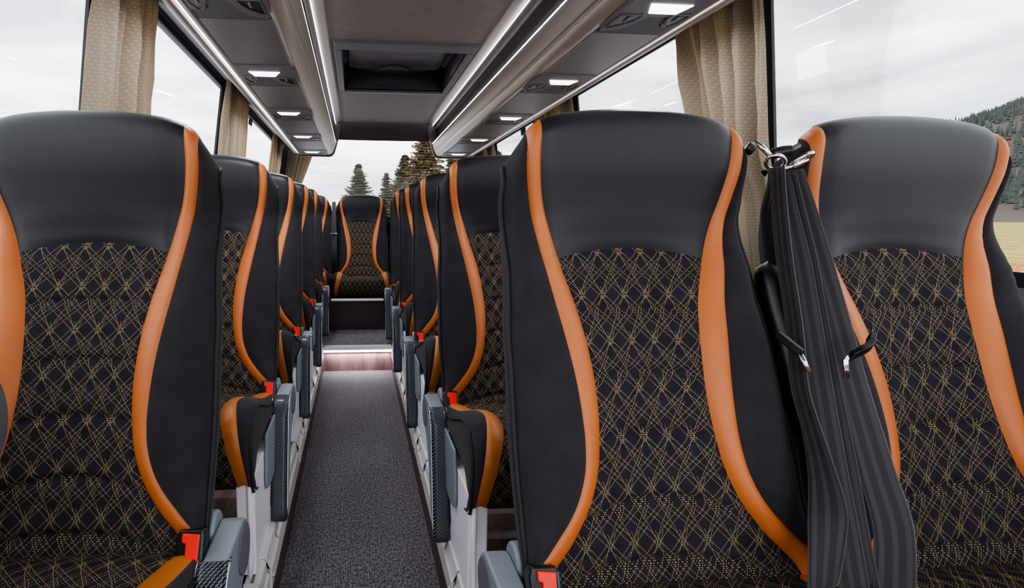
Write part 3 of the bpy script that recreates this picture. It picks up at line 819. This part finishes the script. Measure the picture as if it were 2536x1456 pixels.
def unit(sg):
    mx=(lambda x:x) if sg<0 else (lambda x:-x)
    T=thing('service_panel',(0,0,0),'','service panel','reading light and air vent panels under the racks')
    # plate, local coordinates: x from centre -.352, y from its near edge (0) to .30
    W0,W1=-.105,.108
    out=[(W0,0),(W1-.008,0),(W1+.004,.035),(W1+.010,.09),(W1+.008,.17),(W1,.26),(W1-.01,.285),(.055,.262),(.032,.235),(.012,.165),(-.052,.16),(-.056,.215),(-.066,.232),(W0,.235)]
    def f(x,y,z): return (mx(x),y,z+SL*y)
    mb=MB(); mb.prism(out,lambda u,v,w:f(u,v,w),-.006,.006)
    pl=mb.build('plate',M['unit'],T,bevel=.003)
    mb=MB(); mb.prism([(-.060,.165),(.010,.170),(.030,.24),(.055,.27),(W1-.01,.292),(W1-.01,.302),(W0+.002,.302),(W0+.002,.240),(-.064,.238),(-.052,.22)],lambda u,v,w:f(u,v,w),-.001,.004); mb.build('speaker_grille',M['knurl'],T,bevel=.001)
    mb=MB(); lp=[(-.064,.072),(.056,.072),(.030,.132),(-.050,.132)]; 
    mb.prism(lp,lambda u,v,w:f(u,v,w),-.0085,-.0055); mb.build('reading_light',M['read'],T,smooth=False)
    for s,vx in((-1,-.070),(1,.068)):
        # boat shaped vent
        if s<0: vp=[(-.096,.135),(-.046,.135),(-.046,.165),(-.062,.205),(-.076,.225),(-.084,.22),(-.094,.185)]
        else: vp=[(.036,.150),(.098,.150),(.100,.185),(.100,.245),(.084,.240),(.060,.215),(.042,.185)]
        mb=MB(); mb.tube([f(u,v,-.0075) for u,v in vp],.0022,6,closed=True); v=mb.build('air_vent',M['unit'],T)
        mb=MB(); mb.prism([(vx+(u-vx)*.93,vv) for u,vv in vp],lambda u,v_,w:f(u,v_,w),-.0072,-.0060); mb.build('vent_opening',M['blackp'],v,smooth=False)
        mb=MB(); x0=min(u for u,_ in vp); x1=max(u for u,_ in vp)
        for k in range(6):
            x=x0+(x1-x0)*(k+.7)/6.4; mb.box(*sorted((mx(x),mx(x+.003))),vp[0][1]+.006,vp[0][1]+.048,-.0105,-.0068)
        mb.build('louvres',M['unit'],v)
        mb=MB(); mb.box(*sorted((mx(vx-.004),mx(vx+.004))),vp[0][1]+.012,vp[0][1]+.046,-.016,-.008); mb.build('vent_tab',M['plastic'],v,bevel=.002)
    return T
UL=unit(-1); UR=unit(1)
def panel(sg):
    mb=MB(); mx=(lambda x:x) if sg<0 else (lambda x:-x)
    vs=[]
    a,b=sorted((mx(-.104),mx(.107)))
    mb.prism([(a,.004),(b,.004),(b,.444),(a,.444)],lambda u,v,w:(u,v,w+SL*v),-.002,.004)
    return mb.build('lined_panel',M['lined'],None,smooth=False,bevel=.001)
PNL=panel(-1)
posn={-2:'at the very front, above the camera',-1:'cut by the photo top',0:'second back',1:'third back',2:'fourth back',3:'rearmost'}
for k in range(-2,4):
    for sg in(-1,1):
        x=-.352 if sg<0 else .849; y=UNITY+.75*k; src=UL if sg<0 else UR
        side='left' if sg<0 else 'right'
        pk=dict(posn)
        lab='grey vent and reading light panel under the %s rack, %s'%(side,pk[k])
        if k==-2: lab='foremost grey vent panel under the %s rack, above the camera'%side
        if k==-2: src.location=(x,y,1.668+SL*y); src['label']=lab
        else: dup(src,(x,y,1.668+SL*y),lab)
        if k<3:
            lab='finely lined grey infill panel under the %s rack, just behind the reading light panel that is %s'%(side,pk[k])
            lab=' '.join(lab.replace('finely lined grey','lined grey').replace('just behind the reading light panel that is','behind the light panel').split()[:16])
            if k==-2 and sg<0: o=PNL
            else: o=PNL.copy(); COL.objects.link(o)
            o.location=(x,y+.30,1.668+SL*(y+.30)); tag(o,lab,'ceiling panel','lined panels under the racks')

# ------------------------------------------------------------------ curtains
def curtain(label,sg,top,bot,zt_,zb_,off=.025,amp=.014,folds=7,seed=1,rear=None):
    R=random.Random(seed); ph=[R.uniform(0,6) for _ in range(4)]; fr=[folds,folds*1.7,folds*.53]
    mb=MB()
    W=.9
    cx_=(top[0]+top[1])/2
    def f(r,c):
        t=1-r; z=zb_+(zt_-zb_)*r
        e=t**1.1
        a=top[0]+(bot[0]-top[0])*e; b=top[1]+(bot[1]-top[1])*e
        cc=c+.018*math.sin(2*pi*folds*c*1.0+ph[0]+t*1.5)
        y=a+(b-a)*cc
        d=off+amp*(1.1-2.3*abs(math.sin(pi*fr[0]*c+ph[0]+t*.5+.3*math.sin(9*c+ph[3])))**.75+.5*math.sin(2*pi*fr[1]*c+ph[1]-t)+.35*math.sin(2*pi*fr[2]*c+ph[2]))*(.55+.45*ss(0,.25,t))
        d*=.3+.7*ss(1.08,1.3,z) if rear is None else 1
        if rear is not None: return (y,rear-d,z)
        return (wx(sg,z)-sg*d,y,z)
    mb.grid(f,40,150,lambda r,c,p:(c*W,r*(zt_-zb_)))
    o=mb.build('curtain',M['curtain'],None); tag(o,label,'curtain','gathered window curtains')
    # keep the origin at the curtain
    return o
def recenter(o):
    me=o.data; c=sum((v.co for v in me.vertices),Vector())/len(me.vertices)
    me.transform(Matrix.Translation(-c)); o.location=o.location+c; return o
for a in [('large beige curtain gathered at the front left window, behind the nearest left seat',-1,(1.485,1.82),(1.475,1.79),1.735,.86,.05,.023,6,1),
          ('beige curtain gathered at the second window pillar on the left',-1,(2.72,3.24),(2.79,3.36),1.70,.86,.045,.02,6,2),
          ('narrow beige curtain at the third window pillar on the left',-1,(4.25,4.75),(4.35,4.7),1.655,.86,.04,.012,6,3),
          ('large beige curtain at the right window behind the large near seat',1,(1.475,1.89),(1.485,1.68),1.745,.86,.05,.024,6,4),
          ('beige curtain on the right seen between the rack and the second seat row',1,(2.81,3.4),(2.82,3.2),1.70,.86,.045,.014,7,5),
          ('small yellowish curtain far back on the right, under the rack',1,(4.42,4.85),(4.44,4.75),1.655,.86,.04,.012,6,6)]:
    recenter(curtain(*a))
recenter(curtain('dark beige curtain swept to the left corner of the rear window',-1,(-.62,-.38),(-.72,-.62),1.66,1.05,.03,.012,8,7,rear=5.1))
recenter(curtain('thin strip of beige curtain at the right corner of the rear window',1,(.93,1.12),(1.12,1.2),1.66,1.05,.03,.012,6,8,rear=5.1))
for sg,y,lab in((-1,3.52,'small dark green sticker on the left side window'),(1,3.70,'small dark green sticker on the right side window')):
    mb=MB(); z0=1.61; 
    vs=[(wx(sg,z)+sg*.004,yy,z) for yy,z in((y,z0),(y+.11,z0),(y+.11,z0+.045),(y,z0+.045))]
    mb.add(vs,[(0,1,2,3)]); o=mb.build('sticker',M['sticker'],None,smooth=False,solid=.001); recenter(o); tag(o,lab,'sticker')

# ------------------------------------------------------------------ outdoors
def grassm():
    t=NT('winter_meadow'); co=t.coord(); n=t.noise(co,.6,8,.7); n2=t.noise(co,3,6,.8)
    k=t.math('ADD',t.math('MULTIPLY',n,.7),t.math('MULTIPLY',n2,.4),clamp=True)
    r=t.new('ShaderNodeValToRGB'); e=r.color_ramp.elements; e[0].position=.42; e[0].color=srgb('5c5e30'); e[1].position=.66; e[1].color=srgb('a8935a'); t.link(k,r.inputs[0])
    t.base(r.outputs[0]); t.set(1,0,.1); return t.m
M['grass']=grassm()
def hillm():
    t=NT('forest_hillside_ground'); co=t.coord(); n=t.noise(co,.03,6,.7); n2=t.noise(co,.3,4,.7); x,y,z=t.sep(co)
    k=t.math('ADD',n,t.math('MULTIPLY',n2,.3),clamp=True)
    r=t.new('ShaderNodeValToRGB'); e=r.color_ramp.elements; e[0].position=.78; e[0].color=srgb('4f4843'); e[1].position=1.0; e[1].color=srgb('b9bdc4'); t.link(k,r.inputs[0])
    t.base(r.outputs[0]); t.set(1,0,.1); return t.m
M['hill']=hillm()
def needle(name,a,b):
    t=NT(name); n=t.noise(t.coord(),9,3); t.base(t.mix(n,srgb(a),srgb(b))); t.set(.9,0,.15); return t.m
M['needles']=needle('conifer_needles','2c3022','55543c'); M['needles2']=needle('brown_green_foliage','443b2a','716345'); M['far']=needle('far_conifers','363d3c','545a55')
M['bark']=plain('tree_bark','4b4038',.9)
GZ=-.95
mb=MB(); 
mb.add([(10,-60,GZ),(400,-60,GZ),(400,400,GZ),(10,400,GZ)],[(0,1,2,3)]); mb.add([(-400,-60,GZ),(-14,-60,GZ),(-14,400,GZ),(-400,400,GZ)],[(0,1,2,3)]); mb.add([(-14,30,GZ),(10,30,GZ),(10,400,GZ),(-14,400,GZ)],[(0,1,2,3)])
struct('ground',mb,M['grass'])
mb=MB(); mb.add([(-14,-60,GZ),(10,-60,GZ),(10,30,GZ),(-14,30,GZ)],[(0,1,2,3)]); struct('bounce_ground',mb,plain('pale_bounce_surface','b4b4ba',.8))  # unseen pale ground added around the bus to bounce neutral light upward
mb=MB(); mb.add([(6.5,-60,GZ+.01),(12,-60,GZ+.01),(16.5,60,GZ+.01),(12.0,60,GZ+.01)],[(0,1,2,3)])
# hillside to the right
KH=2.5
def hh(x,y):
    x/=KH; y/=KH
    u=(x*.77+y*.63); d=(x*.63-y*.77)
    k=ss(95,330,u)*95*ss(-95,130,d+18)
    return GZ-1+KH*.8*(k+3*math.sin(x*.05+y*.03)*ss(100,200,u)+1.2*math.sin(x*.17-y*.11)*ss(110,200,u))
mb=MB(); mb.grid(lambda r,c:(KH*(40+430*c),KH*(20+430*r),hh(KH*(40+430*c),KH*(20+430*r))),70,70,flip=True); o=mb.build('hillside',M['hill']); o['kind']='structure'
mb=MB(); R=random.Random(5)
def cone(mb,x,y,z,h,r,R):
    for k in range(3):
        z0=z+h*(.08+.28*k); z1=z+h*min(1,(.55+.27*k)); rr=r*(1-.28*k); a0=R.uniform(0,6); n=5
        vs=[(x+rr*math.cos(a0+2*pi*i/n)*R.uniform(.6,1.15),y+rr*math.sin(a0+2*pi*i/n)*R.uniform(.6,1.15),z0) for i in range(n)]+[(x,y,z1)]
        mb.add(vs,[(i,(i+1)%n,n) for i in range(n)])
cnt=0
while cnt<19000:
    q=R.uniform(.80,2.9); y=math.sqrt(R.uniform(110**2,600**2)); x=q*y; h=hh(x,y)
    if h<3: continue
    g=math.sin(x*.031+1)*math.sin(y*.027+x*.011)+.5*math.sin(x*.09+y*.05)
    if g>.75 and R.random()<.8: continue
    cone(mb,x,y,h-.5,R.uniform(4,9),R.uniform(.9,1.9),R); cnt+=1
o=mb.build('distant_forest',M['far'],None,smooth=False); tag(o,'dark conifer forest on the snowy hillside beyond the right window','forest',None,'stuff')
mb=MB(); mb.grid(lambda r,c:(11.0+1.6*c+ (r*80-20)*.12,-20+80*r,GZ+.02),4,1); o=mb.build('road',plain('pale_road','b9bcc4',.8)); o['kind']='structure'
t=thing('roadside_marker',(12.24,8.72,GZ),'red and white snow marker post standing in the meadow by the road','marker post')
mb=MB(); mb.tube([(0,0,0),(0,0,.62)],.035,10); mb.build('white_post',plain('post_white','e3e3e6',.6),t)
mb=MB(); mb.tube([(0,0,.40),(0,0,.56)],.0365,10); mb.build('black_band',M['blackp'],t)
mb=MB(); mb.tube([(0,0,.62),(0,0,1.15)],.028,10); mb.build('red_rod',plain('post_red','d9542b',.6),t)
def conifer(name,label,x,y,h,w,seed,mat,dens=1.,sparse=0):
    R=random.Random(seed); T=thing(name,(x,y,GZ),label,'tree','trees behind the rear window')
    mb=MB(); mb.tube([(0,0,0),(0,0,h*.5),(0,0,h*.98)],[w*.045,w*.03,.01],7); mb.build('trunk',M['bark'],T)
    mb=MB(); nl=int(26*dens)+8
    for l in range(nl):
        f=l/nl; z=h*(.12+.87*f); rad=w*.5*(1-f)**.85*R.uniform(.75,1.1)+.03*w
        nb=int(9+6*(1-f)); 
        for b in range(nb):
            a=R.uniform(0,2*pi); rr=rad*R.uniform(.65,1.12); droop=rr*R.uniform(.15,.5); ns=max(4,int(rr/(w*.5)*20*dens))
            if R.random()<sparse: continue
            for s in range(ns):
                q=(s+.5)/ns; px=rr*q; pz=z-droop*q+rr*.25*q*q
                sz=w*.024*(1.15-.5*q)*R.uniform(.7,1.4)
                for e in range(5):
                    aa=a+R.uniform(-.25,.25); ox=R.uniform(-1,1)*sz*1.6
                    c=Vector((px*math.cos(a)-ox*math.sin(a),px*math.sin(a)+ox*math.cos(a),pz+R.uniform(-.6,.3)*sz))
                    d=Vector((math.cos(aa+R.uniform(-1,1)),math.sin(aa+R.uniform(-1,1)),R.uniform(-.9,.2)))*sz*1.5
                    u=Vector((R.uniform(-1,1),R.uniform(-1,1),R.uniform(-1,1)))*sz*.55
                    mb.add([c-u,c+u,c+d],[(0,1,2)])
    mb.build('foliage',mat,T,smooth=False)
def tr(dx,top,Y,w,*a,**k):
    # dx,top: direction of the apex per metre of depth
    return (dx*Y, Y, top*Y+CZ-GZ, w)
for nm,lab,dx,top,Y,w,sd,mt,de,sp in[
    ('conifer_tree','lone dark spruce standing in the middle of the rear window',.005,.0895,60,5.6,1,'needles',1.3,0),
    ('conifer_tree','slim spruce right of the lone one in the rear window',.0565,.0740,70,4.6,2,'needles',1.2,.05),
    ('conifer_tree','tall spruce at the left edge of the tree group in the rear window',.0912,.1075,58,6.4,3,'needles',1.3,0),
    ('bushy_tree','largest brownish tree in the rear window beside the right rack',.130,.150,44,7.2,4,'needles2',1.5,.1),
    ('bushy_tree','brown green tree at the right edge of the rear window',.185,.118,56,8,5,'needles2',1.4,.1),
    ('conifer_tree','low dark spruce between the slim and the tall ones',.075,.052,88,6,6,'needles',1.1,.0),
    ('bushy_tree','rounded brown tree low behind the right seats in the rear window',.150,.090,74,8,8,'needles2',1.3,.05),
    ('bushy_tree','bare brown tree outside the rearmost right side window',.262,.118,48,7.5,9,'needles2',1.0,.3)]:
    x,y,h,w=tr(dx,top,Y,w); conifer(nm,lab,x,y,h,w,sd,M[mt],de,sp)

# ------------------------------------------------------------------ sky, lamps, camera
w=bpy.data.worlds.new('World'); scn.world=w; w.use_nodes=True; nt=w.node_tree; nd=nt.nodes; bg=nd['Background']
tc=nd.new('ShaderNodeTexCoord'); mp=nd.new('ShaderNodeMapping'); mp.inputs['Scale'].default_value=(1.6,1.6,7); nz=nd.new('ShaderNodeTexNoise'); nz.inputs['Scale'].default_value=1.7; nz.inputs['Detail'].default_value=6; nz.inputs['Roughness'].default_value=.55; nz.inputs['Distortion'].default_value=.6
cr=nd.new('ShaderNodeValToRGB'); cr.color_ramp.elements[0].position=.36; cr.color_ramp.elements[1].position=.66
cr.color_ramp.elements[0].color=(.36,.38,.42,1); cr.color_ramp.elements[1].color=(1,.99,.985,1)
nt.links.new(tc.outputs['Generated'],mp.inputs[0]); nt.links.new(mp.outputs[0],nz.inputs['Vector']); nt.links.new(nz.outputs[0],cr.inputs[0]); nt.links.new(cr.outputs[0],bg.inputs[0])
bg.inputs[1].default_value=5.2
def area(name,loc,rot,sx,sy,e,col=(1,1,1)):
    l=bpy.data.lights.new(name,'AREA'); l.shape='RECTANGLE'; l.size=sx; l.size_y=sy; l.energy=e; l.color=col
    o=bpy.data.objects.new(name,l); COL.objects.link(o); o.location=loc; o.rotation_euler=rot; return o
area('step_lamp',(.005,Y1-.016,.125),(-.25,0,0),.42,.012,1.6,(1,.96,1))
area('added_fill_light',(.25,-.9,1.93),(0,0,0),.5,1.0,14,(1,.97,.95))  # added fill behind the camera, brightens the interior; no real fitting
for sg,x in((-1,-.36),(1,.86)):
    for k in range(-1,4):
        y=UNITY+.1+.75*k; area('reading_lamp',(x,y,1.655+SL*y),(0,0,0),.1,.05,3.6,(.95,.96,1))
cam=bpy.data.cameras.new('camera'); co=bpy.data.objects.new('camera',cam); COL.objects.link(co); scn.camera=co
Fp=1300.; cxp=991.58; yaw,pit,rol=.0841,.1553,.0073
cy,sy,cp,sp=math.cos(yaw),math.sin(yaw),math.cos(pit),math.sin(pit)
f=Vector((sy*cp,cy*cp,-sp)); r=Vector((cy,-sy,0)); u=r.cross(f)
r2=math.cos(rol)*r+math.sin(rol)*u; u2=-math.sin(rol)*r+math.cos(rol)*u
co.matrix_world=Matrix(((r2.x,u2.x,-f.x,0),(r2.y,u2.y,-f.y,0),(r2.z,u2.z,-f.z,CZ),(0,0,0,1)))
cam.sensor_width=36; cam.lens=Fp/2536*36; cam.shift_x=(1268-cxp)/2536; cam.clip_start=.02; cam.clip_end=2000
try:
    cyc=scn.cycles; cyc.max_bounces=7; cyc.diffuse_bounces=4; cyc.glossy_bounces=3; cyc.transmission_bounces=4; cyc.transparent_max_bounces=10; cyc.use_adaptive_sampling=True; cyc.adaptive_threshold=.03
except Exception: pass
scn.view_settings.view_transform='AgX'; scn.view_settings.look='AgX - Medium High Contrast'; scn.view_settings.exposure=0
